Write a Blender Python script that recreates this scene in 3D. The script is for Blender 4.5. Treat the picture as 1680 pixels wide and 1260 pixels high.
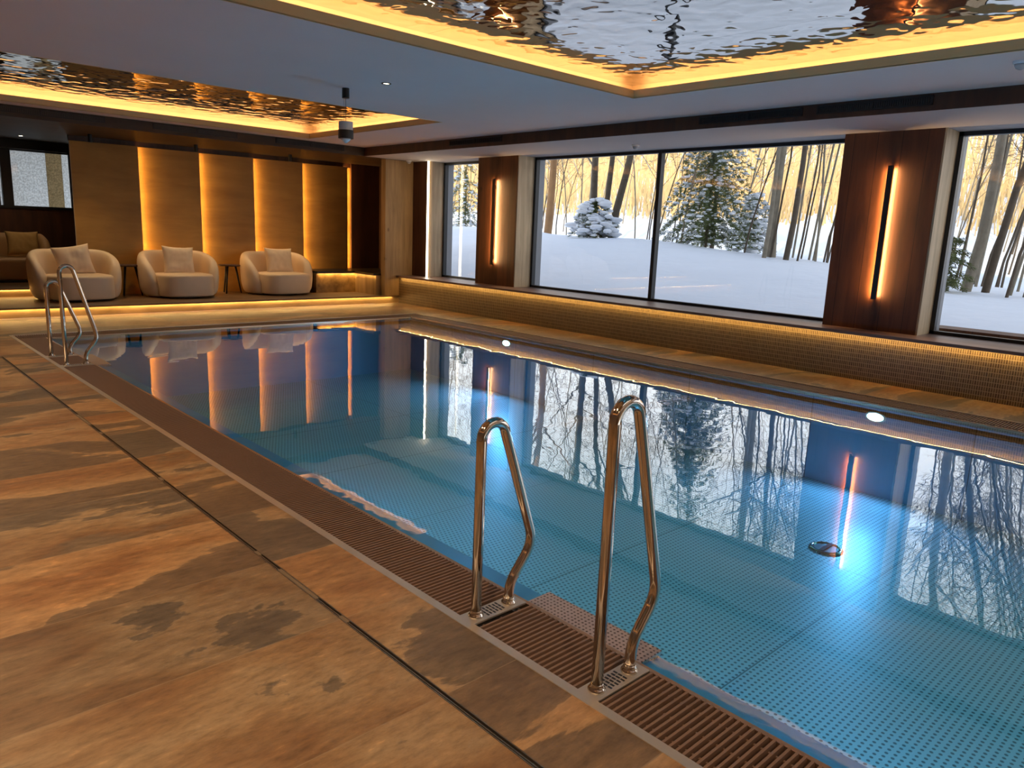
import bpy, bmesh, math, random
from math import sin, cos, pi, radians
from mathutils import Vector, Matrix, noise

for o in list(bpy.data.objects): bpy.data.objects.remove(o)
S = bpy.context.scene
COL = S.collection

# ---------------------------------------------------------------- camera
cam = bpy.data.cameras.new('camera'); co = bpy.data.objects.new('camera', cam); COL.objects.link(co)
cam.sensor_width = 36.0; cam.lens = 1225.0 / 1680 * 36; cam.clip_start = 0.05; cam.clip_end = 400
r0 = Vector((0.73215505, -0.67996465, 0.03996335))
r1 = Vector((-0.10806561, -0.17388791, -0.97881807))
r2 = Vector((0.67251083, 0.71232793, -0.2007937))
co.matrix_world = Matrix.Translation((0, 0, 1.5)) @ Matrix((r0, -r1, -r2)).transposed().to_4x4()
S.camera = co

# ---------------------------------------------------------------- world, sun, exposure
W = bpy.data.worlds.new('sky'); S.world = W; W.use_nodes = True
wn = W.node_tree.nodes; wl = W.node_tree.links; wn.clear()
wo = wn.new('ShaderNodeOutputWorld'); wb = wn.new('ShaderNodeBackground')
wt = wn.new('ShaderNodeTexCoord'); ws = wn.new('ShaderNodeSeparateXYZ')
wr = wn.new('ShaderNodeValToRGB'); wr.color_ramp.elements[0].position = 0.0
wr.color_ramp.elements[0].color = (0.93, 0.93, 0.90, 1)
wr.color_ramp.elements[1].position = 0.80; wr.color_ramp.elements[1].color = (0.26, 0.34, 0.50, 1)
we = wr.color_ramp.elements.new(0.36); we.color = (0.90, 0.95, 1.0, 1)
wl.new(wt.outputs['Generated'], ws.inputs[0]); wl.new(ws.outputs['Z'], wr.inputs[0])
wl.new(wr.outputs[0], wb.inputs[0]); wb.inputs[1].default_value = 2.0
wl.new(wb.outputs[0], wo.inputs[0])

sun = bpy.data.lights.new('sun', 'SUN'); sun.energy = 3.9; sun.color = (1.0, 0.80, 0.50); sun.angle = radians(0.6)
so = bpy.data.objects.new('sun', sun); COL.objects.link(so)
so.rotation_euler = Vector((0.80, 0.42, -0.40)).to_track_quat('-Z', 'Y').to_euler()

S.view_settings.view_transform = 'Standard'; S.view_settings.look = 'None'
S.view_settings.exposure = 0.32; S.view_settings.gamma = 1.0
S.view_settings.use_curve_mapping = False

AMBER = (1.0, 0.56, 0.19); GOLD = (1.0, 0.61, 0.20); WARM = (1.0, 0.74, 0.42); COVEC = (1.0, 0.53, 0.24)
def strip(name, p0, p1, width, direction, watts_m, color=AMBER):
    """a strip of light emitting diodes: rectangle from p0 to p1, shining along direction"""
    p0 = Vector(p0); p1 = Vector(p1); d = p1 - p0; L = d.length
    l = bpy.data.lights.new(name, 'AREA'); l.shape = 'RECTANGLE'; l.size = L; l.size_y = width
    l.energy = watts_m * L; l.color = color
    z = -Vector(direction).normalized(); x = d.normalized(); y = z.cross(x).normalized()
    o = bpy.data.objects.new(name, l); COL.objects.link(o)
    o.matrix_world = Matrix.Translation((p0 + p1) / 2) @ Matrix((x, y, z)).transposed().to_4x4()
    return o
def spot(name, p, direction, watts, angle, color=WARM, radius=0.03, blend=0.6):
    l = bpy.data.lights.new(name, 'SPOT'); l.energy = watts; l.spot_size = radians(angle); l.spot_blend = blend
    l.color = color; l.shadow_soft_size = radius
    o = bpy.data.objects.new(name, l); COL.objects.link(o); o.location = p
    o.rotation_euler = Vector(direction).to_track_quat('-Z', 'Y').to_euler(); return o

# ---------------------------------------------------------------- key dimensions
ZC = 2.89; ZS = 2.74; ZM = 3.045            # ceiling, soffit, ripple panels
XW = 8.57; XS = 8.49; XP = 8.88; XG = 9.30  # tile wall, sill edge, pillar face, glass
PX0, PX1, PY0, PY1 = 2.06, 7.46, -3.2, 10.50  # pool water
ZPL = 0.15; ZR = 0.28; YST = 12.50; YW = 14.20; YB = 16.25

# light of the large coves (each LED line lies on the ledge behind the reveal, facing away from the opening)
C1 = (-2.0, 6.42, -2.2, 5.15); C2 = (-2.0, 6.42, 8.39, 12.03)
COVE = 1.05
for nm, (x0, x1, y0, y1) in (('front', C1), ('rear', C2)):
    z = 2.992
    strip('cove_light', (x1 + .03, y0, z), (x1 + .03, y1, z), .03, (1, 0, .25), COVE, COVEC)
    strip('cove_light', (x0 - .03, y0, z), (x0 - .03, y1, z), .03, (-1, 0, .25), COVE, COVEC)
    strip('cove_light', (x0, y1 + .03, z), (x1, y1 + .03, z), .03, (0, 1, .25), COVE, COVEC)
    strip('cove_light', (x0, y0 - .03, z), (x1, y0 - .03, z), .03, (0, -1, .25), COVE, COVEC)
strip('step_light', (-2.4, YST - .012, ZPL - .022), (8.42, YST - .012, ZPL - .022), .012, (0, -.25, -1), 2.2, GOLD)
strip('step_light', (-2.4, YW - .062, ZR - .022), (3.28, YW - .062, ZR - .022), .012, (0, -.25, -1), 1.8, GOLD)
strip('sill_light', (XW - .035, -4.5, .502), (XW - .035, 12.4, .502), .012, (.12, 0, -1), 1.6, GOLD)
strip('bench_light', (7.30, 13.37, .525), (8.13, 13.37, .525), .012, (0, .3, -1), 2.6, GOLD)
strip('bench_light', (8.11, 13.37, .525), (8.11, 12.60, .525), .012, (.3, 0, -1), 1.2, GOLD)

# ---------------------------------------------------------------- materials
def nt(name):
    m = bpy.data.materials.new(name); m.use_nodes = True
    return m, m.node_tree.nodes, m.node_tree.links, m.node_tree.nodes['Principled BSDF']
def mat(name, col, rough=.5, metal=0.0, bump=None, emis=None, spec=None, var=None):
    m, n, l, b = nt(name)
    b.inputs['Base Color'].default_value = (*col, 1); b.inputs['Roughness'].default_value = rough
    b.inputs['Metallic'].default_value = metal
    if spec is not None: b.inputs['Specular IOR Level'].default_value = spec
    if emis: b.inputs['Emission Color'].default_value = (*emis[0], 1); b.inputs['Emission Strength'].default_value = emis[1]
    tc = n.new('ShaderNodeTexCoord')
    if bump:
        t = n.new('ShaderNodeTexNoise'); t.inputs['Scale'].default_value = bump[0]; t.inputs['Detail'].default_value = 3
        bp = n.new('ShaderNodeBump'); bp.inputs['Strength'].default_value = bump[1]; bp.inputs['Distance'].default_value = bump[2]
        l.new(tc.outputs['Object'], t.inputs['Vector']); l.new(t.outputs[0], bp.inputs['Height']); l.new(bp.outputs[0], b.inputs['Normal'])
    t2 = n.new('ShaderNodeTexNoise'); t2.inputs['Scale'].default_value = var[0] if var else 6
    mx = n.new('ShaderNodeMixRGB'); mx.inputs[1].default_value = (*[c * (1 - (var[1] if var else .06)) for c in col], 1)
    mx.inputs[2].default_value = (*[min(1, c * (1 + (var[1] if var else .06))) for c in col], 1)
    l.new(tc.outputs['Object'], t2.inputs['Vector']); l.new(t2.outputs[0], mx.inputs[0]); l.new(mx.outputs[0], b.inputs['Base Color'])
    return m
def ramp(n, stops, interp='LINEAR'):
    r = n.new('ShaderNodeValToRGB'); r.color_ramp.interpolation = interp
    e = r.color_ramp.elements
    while len(e) < len(stops): e.new(.5)
    for i, (p, c) in enumerate(stops): e[i].position = p; e[i].color = (*c, 1)
    return r
def math_(n, l, op, a, b=None):
    k = n.new('ShaderNodeMath'); k.operation = op
    for i, v in enumerate((a, b)):
        if v is None: continue
        if isinstance(v, (int, float)): k.inputs[i].default_value = v
        else: l.new(v, k.inputs[i])
    return k.outputs[0]
def wood(name, dark, light, stretch, plank=None, rough=.45, seam=.012, knots=False):
    """grain stretched along one axis; plank = (axis, width, offset) draws thin board joints"""
    m, n, l, b = nt(name); tc = n.new('ShaderNodeTexCoord'); mp = n.new('ShaderNodeMapping')
    mp.inputs['Scale'].default_value = stretch; l.new(tc.outputs['Object'], mp.inputs[0])
    a = n.new('ShaderNodeTexNoise'); a.inputs['Scale'].default_value = 1; a.inputs['Detail'].default_value = 6; a.inputs['Roughness'].default_value = .62
    a.inputs['Distortion'].default_value = .35
    l.new(mp.outputs[0], a.inputs['Vector'])
    r = ramp(n, [(.28, dark), (.72, light)]); l.new(a.outputs[0], r.inputs[0]); out = r.outputs[0]
    big = n.new('ShaderNodeTexNoise'); big.inputs['Scale'].default_value = 1.6; l.new(tc.outputs['Object'], big.inputs['Vector'])
    mb = n.new('ShaderNodeMixRGB'); mb.blend_type = 'MULTIPLY'; mb.inputs[0].default_value = .55
    rb = ramp(n, [(.3, (.62, .6, .58)), (.7, (1, 1, 1))]); l.new(big.outputs[0], rb.inputs[0])
    l.new(out, mb.inputs[1]); l.new(rb.outputs[0], mb.inputs[2]); out = mb.outputs[0]
    sp = n.new('ShaderNodeSeparateXYZ'); l.new(tc.outputs['Object'], sp.inputs[0])
    if plank:
        ax, w, off = plank
        t = math_(n, l, 'DIVIDE', math_(n, l, 'ADD', sp.outputs[ax], off), w)
        fr = math_(n, l, 'FRACT', t); ln = math_(n, l, 'LESS_THAN', fr, seam / w)
        fl = math_(n, l, 'FLOOR', t); wnz = n.new('ShaderNodeTexWhiteNoise'); wnz.noise_dimensions = '1D'; l.new(fl, wnz.inputs['W'])
        rr = ramp(n, [(0, (.72, .70, .68)), (1, (1.1, 1.08, 1.05))]); l.new(wnz.outputs[0], rr.inputs[0])
        k = n.new('ShaderNodeMixRGB'); k.blend_type = 'MULTIPLY'; k.inputs[0].default_value = 1
        l.new(out, k.inputs[1]); l.new(rr.outputs[0], k.inputs[2]); out = k.outputs[0]
        k2 = n.new('ShaderNodeMixRGB'); k2.inputs[2].default_value = (*[c * .25 for c in dark], 1)
        l.new(ln, k2.inputs[0]); l.new(out, k2.inputs[1]); out = k2.outputs[0]
    if knots:
        v = n.new('ShaderNodeTexVoronoi'); v.inputs['Scale'].default_value = 1
        mk = n.new('ShaderNodeMapping'); mk.inputs['Scale'].default_value = (2.6, 2.6, 1.5); l.new(tc.outputs['Object'], mk.inputs[0])
        l.new(mk.outputs[0], v.inputs['Vector'])
        rk = ramp(n, [(.03, (.25, .2, .15)), (.085, (1, 1, 1))]); l.new(v.outputs['Distance'], rk.inputs[0])
        k = n.new('ShaderNodeMixRGB'); k.blend_type = 'MULTIPLY'; k.inputs[0].default_value = .85
        l.new(out, k.inputs[1]); l.new(rk.outputs[0], k.inputs[2]); out = k.outputs[0]
    l.new(out, b.inputs['Base Color']); b.inputs['Roughness'].default_value = rough
    bp = n.new('ShaderNodeBump'); bp.inputs['Strength'].default_value = .15; bp.inputs['Distance'].default_value = .003
    l.new(a.outputs[0], bp.inputs['Height']); l.new(bp.outputs[0], b.inputs['Normal'])
    return m

M_PANEL = wood('veneer_panel', (.40, .195, .035), (.58, .31, .06), (.9, 2, 4.5), rough=.5)
M_PILLAR = wood('old_plank_wood', (.065, .019, .006), (.19, .062, .020), (9, 9, .9), plank=(1, .262, .045), rough=.55, knots=True, seam=.005)
M_PALE = wood('pale_wood', (.42, .29, .155), (.74, .55, .33), (11, 11, .8), rough=.55, knots=True)
M_COLUMN = wood('column_wood', (.22, .13, .05), (.46, .29, .13), (9, 9, .8), rough=.55, knots=True)
M_SILL = wood('sill_wood', (.16, .085, .055), (.34, .20, .14), (9, .8, 9), plank=(0, .20, .1), rough=.42, seam=.004)
M_DARKWOOD = wood('dark_wood', (.035, .012, .005), (.10, .035, .013), (7, 7, .9), rough=.5)
M_BROWN = wood('brown_wood', (.05, .028, .012), (.085, .048, .02), (1, 6, 6), rough=.6)
M_BENCH = wood('bench_stone', (.12, .06, .02), (.46, .27, .09), (5, 5, 6), rough=.4)
M_PLASTER = mat('grey_plaster', (.80, .645, .58), .9, var=(1.2, .05))
M_SOFFIT = mat('pale_plaster', (.46, .42, .41), .85, var=(1.5, .04))
M_REVEAL = mat('bronze_reveal', (.70, .45, .19), .5, var=(2, .08))
M_COVE = mat('cove_white', (.80, .66, .42), .7)
M_BLACK = mat('black_lacquer', (.012, .011, .010), .4)
M_ANTH = mat('anthracite_frame', (.02, .02, .022), .4, .2)
M_GREYFR = mat('grey_jamb', (.20, .21, .235), .5)
M_VENT = mat('vent_dark', (.014, .011, .010), .5)
M_VENTS = mat('vent_slat', (.06, .055, .05), .4, .5)
M_STEEL = mat('brushed_steel', (.74, .66, .56), .33, .75, bump=(60, .05, .001))
M_CHROME = mat('polished_steel', (.66, .60, .54), .10, 1.0)
M_COPPER = mat('copper_lip', (.62, .42, .28), .3, .9)
M_SLAT = mat('grate_slat', (.24, .14, .09), .42, bump=(300, .25, .001))
M_GUTTER = mat('gutter_dark', (.012, .008, .006), .7)
M_FABRIC = mat('beige_leather', (.74, .55, .36), .48, bump=(70, .05, .002))
M_CUSH = mat('cushion_fabric', (.74, .56, .38), .8, bump=(45, .25, .004), var=(14, .06))
M_CUSHY = mat('mustard_cushion', (.52, .33, .12), .8, bump=(45, .25, .004), var=(14, .06))
M_SOFA = mat('tan_leather', (.46, .27, .12), .5, bump=(70, .05, .002))
M_GLOSSW = mat('white_gloss', (.78, .77, .75), .25)
M_SNOW = mat('snow', (.86, .90, .96), .75, bump=(3, .35, .06), var=(1.5, .03))
M_BARK = mat('bark', (.27, .235, .175), .9, bump=(16, .6, .02), var=(7, .35))
M_BARKD = mat('dark_bark', (.11, .085, .06), .9, bump=(14, .6, .02), var=(7, .4))
M_BARKO = mat('reddish_bark', (.40, .22, .10), .9, bump=(14, .6, .02), var=(3, .35))
M_NEEDLE = mat('needles', (.15, .19, .07), .8, var=(5, .4))
M_BRUSH = mat('dry_brush', (.62, .46, .24), .9, var=(2, .3))
M_WALLU = mat('outer_render', (.35, .30, .25), .9)
M_HIDE = mat('unseen_wall_plaster', (.40, .27, .16), .9)
M_LEDW = mat('warm_diffuser', (1, .9, .7), .5, emis=((1.0, .86, .60), 9.0))
M_SPOTG = mat('spot_glow', (1, .9, .7), .5, emis=((1.0, .86, .62), 5.0))
M_POOLLAMP = mat('pool_lamp_glass', (.9, .95, 1), .3, emis=((.80, .92, 1.0), 14.0))

def slate_mat():
    m, n, l, b = nt('slate_tiles'); tc = n.new('ShaderNodeTexCoord'); sp = n.new('ShaderNodeSeparateXYZ'); l.new(tc.outputs['Object'], sp.inputs[0])
    ty = math_(n, l, 'DIVIDE', math_(n, l, 'ADD', sp.outputs[1], -1.718 + .6335 * 20), .6335)
    row = math_(n, l, 'FLOOR', ty); fy = math_(n, l, 'FRACT', ty)
    # half bond between the rows, long seams at x=1.36 (channel), -.9, and the strip by the pool
    tx = math_(n, l, 'DIVIDE', math_(n, l, 'ADD', sp.outputs[0], -1.372 + 2.4 * 4), 2.4)
    colx = math_(n, l, 'FLOOR', tx); fx = math_(n, l, 'FRACT', tx)
    wnz = n.new('ShaderNodeTexWhiteNoise'); wnz.noise_dimensions = '2D'; cv = n.new('ShaderNodeCombineXYZ')
    l.new(row, cv.inputs[0]); l.new(colx, cv.inputs[1]); l.new(cv.outputs[0], wnz.inputs['Vector'])
    off = n.new('ShaderNodeVectorMath'); off.operation = 'MULTIPLY_ADD'; off.inputs[1].default_value = (13, 13, 13)
    l.new(wnz.outputs['Color'], off.inputs[0]); l.new(tc.outputs['Object'], off.inputs[2])
    mp = n.new('ShaderNodeMapping'); mp.inputs['Scale'].default_value = (.52, 1.15, 1); l.new(off.outputs[0], mp.inputs[0])
    big = n.new('ShaderNodeTexNoise'); big.inputs['Scale'].default_value = 1.0; big.inputs['Detail'].default_value = 8; big.inputs['Roughness'].default_value = .56
    big.inputs['Distortion'].default_value = .7; l.new(mp.outputs[0], big.inputs['Vector'])
    r = ramp(n, [(.0, (.12, .088, .060)), (.40, (.15, .108, .070)), (.455, (.20, .145, .092)), (.463, (.40, .27, .145)), (.53, (.34, .205, .098)), (.60, (.26, .135, .058)), (.66, (.20, .135, .08)), (.72, (.30, .20, .11))])
    l.new(big.outputs[0], r.inputs[0])
    fine = n.new('ShaderNodeTexNoise'); fine.inputs['Scale'].default_value = 1; fine.inputs['Detail'].default_value = 7; fine.inputs['Roughness'].default_value = .7
    mf = n.new('ShaderNodeMapping'); mf.inputs['Scale'].default_value = (11, 30, 9); l.new(off.outputs[0], mf.inputs[0]); l.new(mf.outputs[0], fine.inputs['Vector'])
    rf = ramp(n, [(.32, (.62, .61, .58)), (.50, (.95, .94, .93)), (.60, (1.10, 1.09, 1.07)), (.70, (1.5, 1.45, 1.38))]); l.new(fine.outputs[0], rf.inputs[0])
    k = n.new('ShaderNodeMixRGB'); k.blend_type = 'MULTIPLY'; k.inputs[0].default_value = 1; l.new(r.outputs[0], k.inputs[1]); l.new(rf.outputs[0], k.inputs[2])
    # per tile tint
    wt2 = ramp(n, [(0, (.72, .72, .74)), (.5, (1, .98, .95)), (1, (1.22, 1.02, .82))]); l.new(wnz.outputs[0], wt2.inputs[0])
    k3 = n.new('ShaderNodeMixRGB'); k3.blend_type = 'MULTIPLY'; k3.inputs[0].default_value = 1; l.new(k.outputs[0], k3.inputs[1]); l.new(wt2.outputs[0], k3.inputs[2])
    s = math_(n, l, 'LESS_THAN', fy, .007)
    s2 = math_(n, l, 'MAXIMUM', s, math_(n, l, 'LESS_THAN', fx, .0015))
    k2 = n.new('ShaderNodeMixRGB'); k2.inputs[2].default_value = (.36, .25, .14, 1)
    l.new(math_(n, l, 'MULTIPLY', s2, .55), k2.inputs[0]); l.new(k3.outputs[0], k2.inputs[1]); l.new(k2.outputs[0], b.inputs['Base Color'])
    b.inputs['Roughness'].default_value = .42
    bp = n.new('ShaderNodeBump'); bp.inputs['Strength'].default_value = .35; bp.inputs['Distance'].default_value = .006
    l.new(math_(n, l, 'ADD', fine.outputs[0], math_(n, l, 'MULTIPLY', big.outputs[0], 2.0)), bp.inputs['Height']); l.new(bp.outputs[0], b.inputs['Normal'])
    return m
M_SLATE = slate_mat()

def mosaic_mat():
    m, n, l, b = nt('finger_mosaic'); tc = n.new('ShaderNodeTexCoord'); mp = n.new('ShaderNodeMapping')
    sp = n.new('ShaderNodeSeparateXYZ'); l.new(tc.outputs['Object'], sp.inputs[0]); cb = n.new('ShaderNodeCombineXYZ')
    l.new(sp.outputs[1], cb.inputs[0]); l.new(sp.outputs[2], cb.inputs[1])
    br = n.new('ShaderNodeTexBrick'); br.inputs['Scale'].default_value = 1; br.offset = 0.0
    br.inputs['Brick Width'].default_value = .022; br.inputs['Row Height'].default_value = .050; br.inputs['Mortar Size'].default_value = .0035
    br.inputs['Color1'].default_value = (.15, .10, .045, 1); br.inputs['Color2'].default_value = (.08, .05, .022, 1); br.inputs['Mortar'].default_value = (.34, .26, .15, 1)
    l.new(cb.outputs[0], br.inputs['Vector']); l.new(br.outputs['Color'], b.inputs['Base Color']); b.inputs['Roughness'].default_value = .35
    bp = n.new('ShaderNodeBump'); bp.inputs['Strength'].default_value = .5; bp.inputs['Distance'].default_value = .002; bp.invert = True
    l.new(br.outputs['Fac'], bp.inputs['Height']); l.new(bp.outputs[0], b.inputs['Normal'])
    return m
M_MOSAIC = mosaic_mat()

def ripple_mat():
    m, n, l, b = nt('hammered_mirror_metal'); tc = n.new('ShaderNodeTexCoord')
    b.inputs['Base Color'].default_value = (.70, .68, .64, 1); b.inputs['Metallic'].default_value = 1; b.inputs['Roughness'].default_value = .045
    a = n.new('ShaderNodeTexNoise'); a.inputs['Scale'].default_value = 5.0; a.inputs['Detail'].default_value = .8; a.inputs['Roughness'].default_value = .4; a.inputs['Distortion'].default_value = .6
    v = n.new('ShaderNodeTexVoronoi'); v.feature = 'SMOOTH_F1'; v.inputs['Scale'].default_value = 7; v.inputs['Smoothness'].default_value = .8
    l.new(tc.outputs['Object'], a.inputs['Vector']); l.new(tc.outputs['Object'], v.inputs['Vector'])
    h = math_(n, l, 'ADD', math_(n, l, 'MULTIPLY', a.outputs[0], 1.0), math_(n, l, 'MULTIPLY', v.outputs['Distance'], .35))
    bp = n.new('ShaderNodeBump'); bp.inputs['Strength'].default_value = 1; bp.inputs['Distance'].default_value = .0125
    l.new(h, bp.inputs['Height']); l.new(bp.outputs[0], b.inputs['Normal'])
    # thin joints between the sheets
    sp = n.new('ShaderNodeSeparateXYZ'); l.new(tc.outputs['Object'], sp.inputs[0])
    f = math_(n, l, 'LESS_THAN', math_(n, l, 'FRACT', math_(n, l, 'DIVIDE', math_(n, l, 'ADD', sp.outputs[0], 20.1), 1.5)), .003)
    k = n.new('ShaderNodeMixRGB'); k.inputs[1].default_value = (.68, .66, .62, 1); k.inputs[2].default_value = (.05, .04, .03, 1)
    l.new(f, k.inputs[0]); l.new(k.outputs[0], b.inputs['Base Color'])
    return m
M_RIPPLE = ripple_mat()

def liner_mat(name, dots=True, col=(.58, .66, .68)):
    m, n, l, b = nt(name); tc = n.new('ShaderNodeTexCoord'); b.inputs['Roughness'].default_value = .4; b.inputs['Metallic'].default_value = .1
    sp = n.new('ShaderNodeSeparateXYZ'); l.new(tc.outputs['Object'], sp.inputs[0])
    out = None
    if dots:
        cb = n.new('ShaderNodeCombineXYZ')
        x = math_(n, l, 'DIVIDE', math_(n, l, 'ADD', sp.outputs[0], sp.outputs[2]), .036); y = math_(n, l, 'DIVIDE', sp.outputs[1], .036)
        row = math_(n, l, 'FLOOR', y); sh = math_(n, l, 'MULTIPLY', math_(n, l, 'MODULO', math_(n, l, 'ADD', row, 1000), 2), .5)
        fx = math_(n, l, 'ADD', math_(n, l, 'FRACT', math_(n, l, 'ADD', x, sh)), -.5); fy = math_(n, l, 'ADD', math_(n, l, 'FRACT', y), -.5)
        d = math_(n, l, 'SQRT', math_(n, l, 'ADD', math_(n, l, 'POWER', math_(n, l, 'ABSOLUTE', fx), 2), math_(n, l, 'POWER', math_(n, l, 'ABSOLUTE', fy), 2)))
        r = ramp(n, [(.20, tuple(c * .22 for c in col)), (.30, col)]); l.new(d, r.inputs[0]); out = r.outputs[0]
    # welded sheet joints every 1.5 m across the pool, one along it
    j = math_(n, l, 'MAXIMUM', math_(n, l, 'LESS_THAN', math_(n, l, 'FRACT', math_(n, l, 'DIVIDE', math_(n, l, 'ADD', sp.outputs[1], 30.3), 1.5)), .006),
              math_(n, l, 'LESS_THAN', math_(n, l, 'FRACT', math_(n, l, 'DIVIDE', math_(n, l, 'ADD', sp.outputs[0], 30.75), 4.5)), .002))
    k = n.new('ShaderNodeMixRGB'); k.inputs[1].default_value = (*col, 1); k.inputs[2].default_value = (*[c * .3 for c in col], 1)
    l.new(j, k.inputs[0])
    if out: l.new(out, k.inputs[1])
    l.new(k.outputs[0], b.inputs['Base Color'])
    return m
M_LINER = liner_mat('studded_steel_liner'); M_LINERW = liner_mat('plain_steel_liner', False, (.34, .40, .50))

def schlick(n, l, f0, pw=5.0, gain=1.0):
    g = n.new('ShaderNodeNewGeometry'); d = n.new('ShaderNodeVectorMath'); d.operation = 'DOT_PRODUCT'
    l.new(g.outputs['Incoming'], d.inputs[0]); l.new(g.outputs['Normal'], d.inputs[1])
    c = math_(n, l, 'ABSOLUTE', d.outputs['Value']); k = math_(n, l, 'POWER', math_(n, l, 'SUBTRACT', 1.0, c), pw)
    return math_(n, l, 'ADD', math_(n, l, 'MULTIPLY', k, (1 - f0) * gain), f0)
def water_mat():
    m, n, l, b = nt('pool_water'); n.remove(b); out = [x for x in n if x.type == 'OUTPUT_MATERIAL'][0]
    tc = n.new('ShaderNodeTexCoord'); a = n.new('ShaderNodeTexNoise'); a.inputs['Scale'].default_value = 2.4; a.inputs['Detail'].default_value = 2
    l.new(tc.outputs['Object'], a.inputs['Vector'])
    bp = n.new('ShaderNodeBump'); bp.inputs['Strength'].default_value = 1; bp.inputs['Distance'].default_value = .0012; l.new(a.outputs[0], bp.inputs['Height'])
    g = n.new('ShaderNodeBsdfGlossy'); g.inputs['Roughness'].default_value = .006; l.new(bp.outputs[0], g.inputs['Normal']); g.inputs['Color'].default_value = (1, 1, 1, 1)
    t = n.new('ShaderNodeBsdfTransparent'); t.inputs['Color'].default_value = (.46, .84, .86, 1)
    mx = n.new('ShaderNodeMixShader'); l.new(schlick(n, l, .03, 3.7), mx.inputs[0]); l.new(t.outputs[0], mx.inputs[1]); l.new(g.outputs[0], mx.inputs[2]); l.new(mx.outputs[0], out.inputs['Surface'])
    return m
M_WATER = water_mat()
def glass_mat():
    m, n, l, b = nt('window_glass'); n.remove(b); out = [x for x in n if x.type == 'OUTPUT_MATERIAL'][0]
    g = n.new('ShaderNodeBsdfGlossy'); g.inputs['Roughness'].default_value = .0; g.inputs['Color'].default_value = (1, 1, 1, 1)
    t = n.new('ShaderNodeBsdfTransparent'); t.inputs['Color'].default_value = (.90, .91, .91, 1)
    mx = n.new('ShaderNodeMixShader'); l.new(schlick(n, l, .06), mx.inputs[0]); l.new(t.outputs[0], mx.inputs[1]); l.new(g.outputs[0], mx.inputs[2]); l.new(mx.outputs[0], out.inputs['Surface'])
    return m
M_GLASS = glass_mat()
def blind_mat(col, sc):
    m, n, l, b = nt('woven_blind'); n.remove(b); out = [x for x in n if x.type == 'OUTPUT_MATERIAL'][0]
    tc = n.new('ShaderNodeTexCoord'); a = n.new('ShaderNodeTexNoise'); a.inputs['Scale'].default_value = sc; a.inputs['Detail'].default_value = 4
    l.new(tc.outputs['Object'], a.inputs['Vector']); r = ramp(n, [(.35, tuple(c * .7 for c in col)), (.65, col)]); l.new(a.outputs[0], r.inputs[0])
    d = n.new('ShaderNodeBsdfDiffuse'); t = n.new('ShaderNodeBsdfTranslucent'); mx = n.new('ShaderNodeMixShader'); mx.inputs[0].default_value = .75
    l.new(r.outputs[0], d.inputs[0]); l.new(r.outputs[0], t.inputs[0]); l.new(d.outputs[0], mx.inputs[1]); l.new(t.outputs[0], mx.inputs[2]); l.new(mx.outputs[0], out.inputs['Surface'])
    return m
M_BLIND = blind_mat((.80, .84, .88), 38); M_BLINDB = blind_mat((.50, .44, .33), 42)

# ---------------------------------------------------------------- mesh helpers
class MB:
    def __init__(s): s.v = []; s.f = []
    def add(s, vs, fs):
        o = len(s.v); s.v += [tuple(v) for v in vs]; s.f += [tuple(i + o for i in f) for f in fs]; return s
    def box(s, x0, x1, y0, y1, z0, z1):
        return s.add([(x0, y0, z0), (x1, y0, z0), (x1, y1, z0), (x0, y1, z0), (x0, y0, z1), (x1, y0, z1), (x1, y1, z1), (x0, y1, z1)],
                     [(0, 3, 2, 1), (4, 5, 6, 7), (0, 1, 5, 4), (1, 2, 6, 5), (2, 3, 7, 6), (3, 0, 4, 7)])
    def tube(s, pts, rad, n=8, cap=True):
        P = [Vector(p) for p in pts]; m = len(P)
        if not hasattr(rad, '__len__'): rad = [rad] * m
        T = [(P[min(i + 1, m - 1)] - P[max(i - 1, 0)]).normalized() for i in range(m)]
        u = T[0].orthogonal().normalized(); vs = []
        for i in range(m):
            u = (u - T[i] * u.dot(T[i])).normalized(); w = T[i].cross(u)
            for k in range(n):
                a = 2 * pi * k / n; vs.append(P[i] + (u * cos(a) + w * sin(a)) * rad[i])
        fs = [(i * n + k, i * n + (k + 1) % n, (i + 1) * n + (k + 1) % n, (i + 1) * n + k) for i in range(m - 1) for k in range(n)]
        if cap: fs += [tuple(range(n))[::-1], tuple(range((m - 1) * n, m * n))]
        return s.add(vs, fs)
    def lathe(s, prof, c=(0, 0, 0), n=24):
        vs = [(c[0] + r * cos(2 * pi * k / n), c[1] + r * sin(2 * pi * k / n), c[2] + z) for r, z in prof for k in range(n)]
        m = len(prof); fs = [(i * n + k, i * n + (k + 1) % n, (i + 1) * n + (k + 1) % n, (i + 1) * n + k) for i in range(m - 1) for k in range(n)]
        fs += [tuple(range(n))[::-1], tuple(range((m - 1) * n, m * n))]
        return s.add(vs, fs)
    def build(s, name, mt, parent=None, smooth=False, bevel=0, loc=None, sub=0, seg=2):
        me = bpy.data.meshes.new(name); me.from_pydata(s.v, [], s.f); me.update()
        if smooth: me.polygons.foreach_set('use_smooth', [True] * len(me.polygons))
        me.materials.append(mt); o = bpy.data.objects.new(name, me); COL.objects.link(o)
        if parent: o.parent = parent
        if loc: o.location = loc
        if bevel:
            b = o.modifiers.new('b', 'BEVEL'); b.width = bevel; b.segments = seg; b.limit_method = 'ANGLE'
        if sub:
            q = o.modifiers.new('s', 'SUBSURF'); q.levels = sub; q.render_levels = sub
        return o
def BX(*a): return MB().box(*a)
def tag(o, label=None, cat=None, group=None, kind=None):
    for k, v in (('label', label), ('category', cat), ('group', group), ('kind', kind)):
        if v: o[k] = v
    return o
def struct(name, mb, m, label=None, **k): return tag(mb.build(name, m, **k), label, None, None, 'structure')
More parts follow.
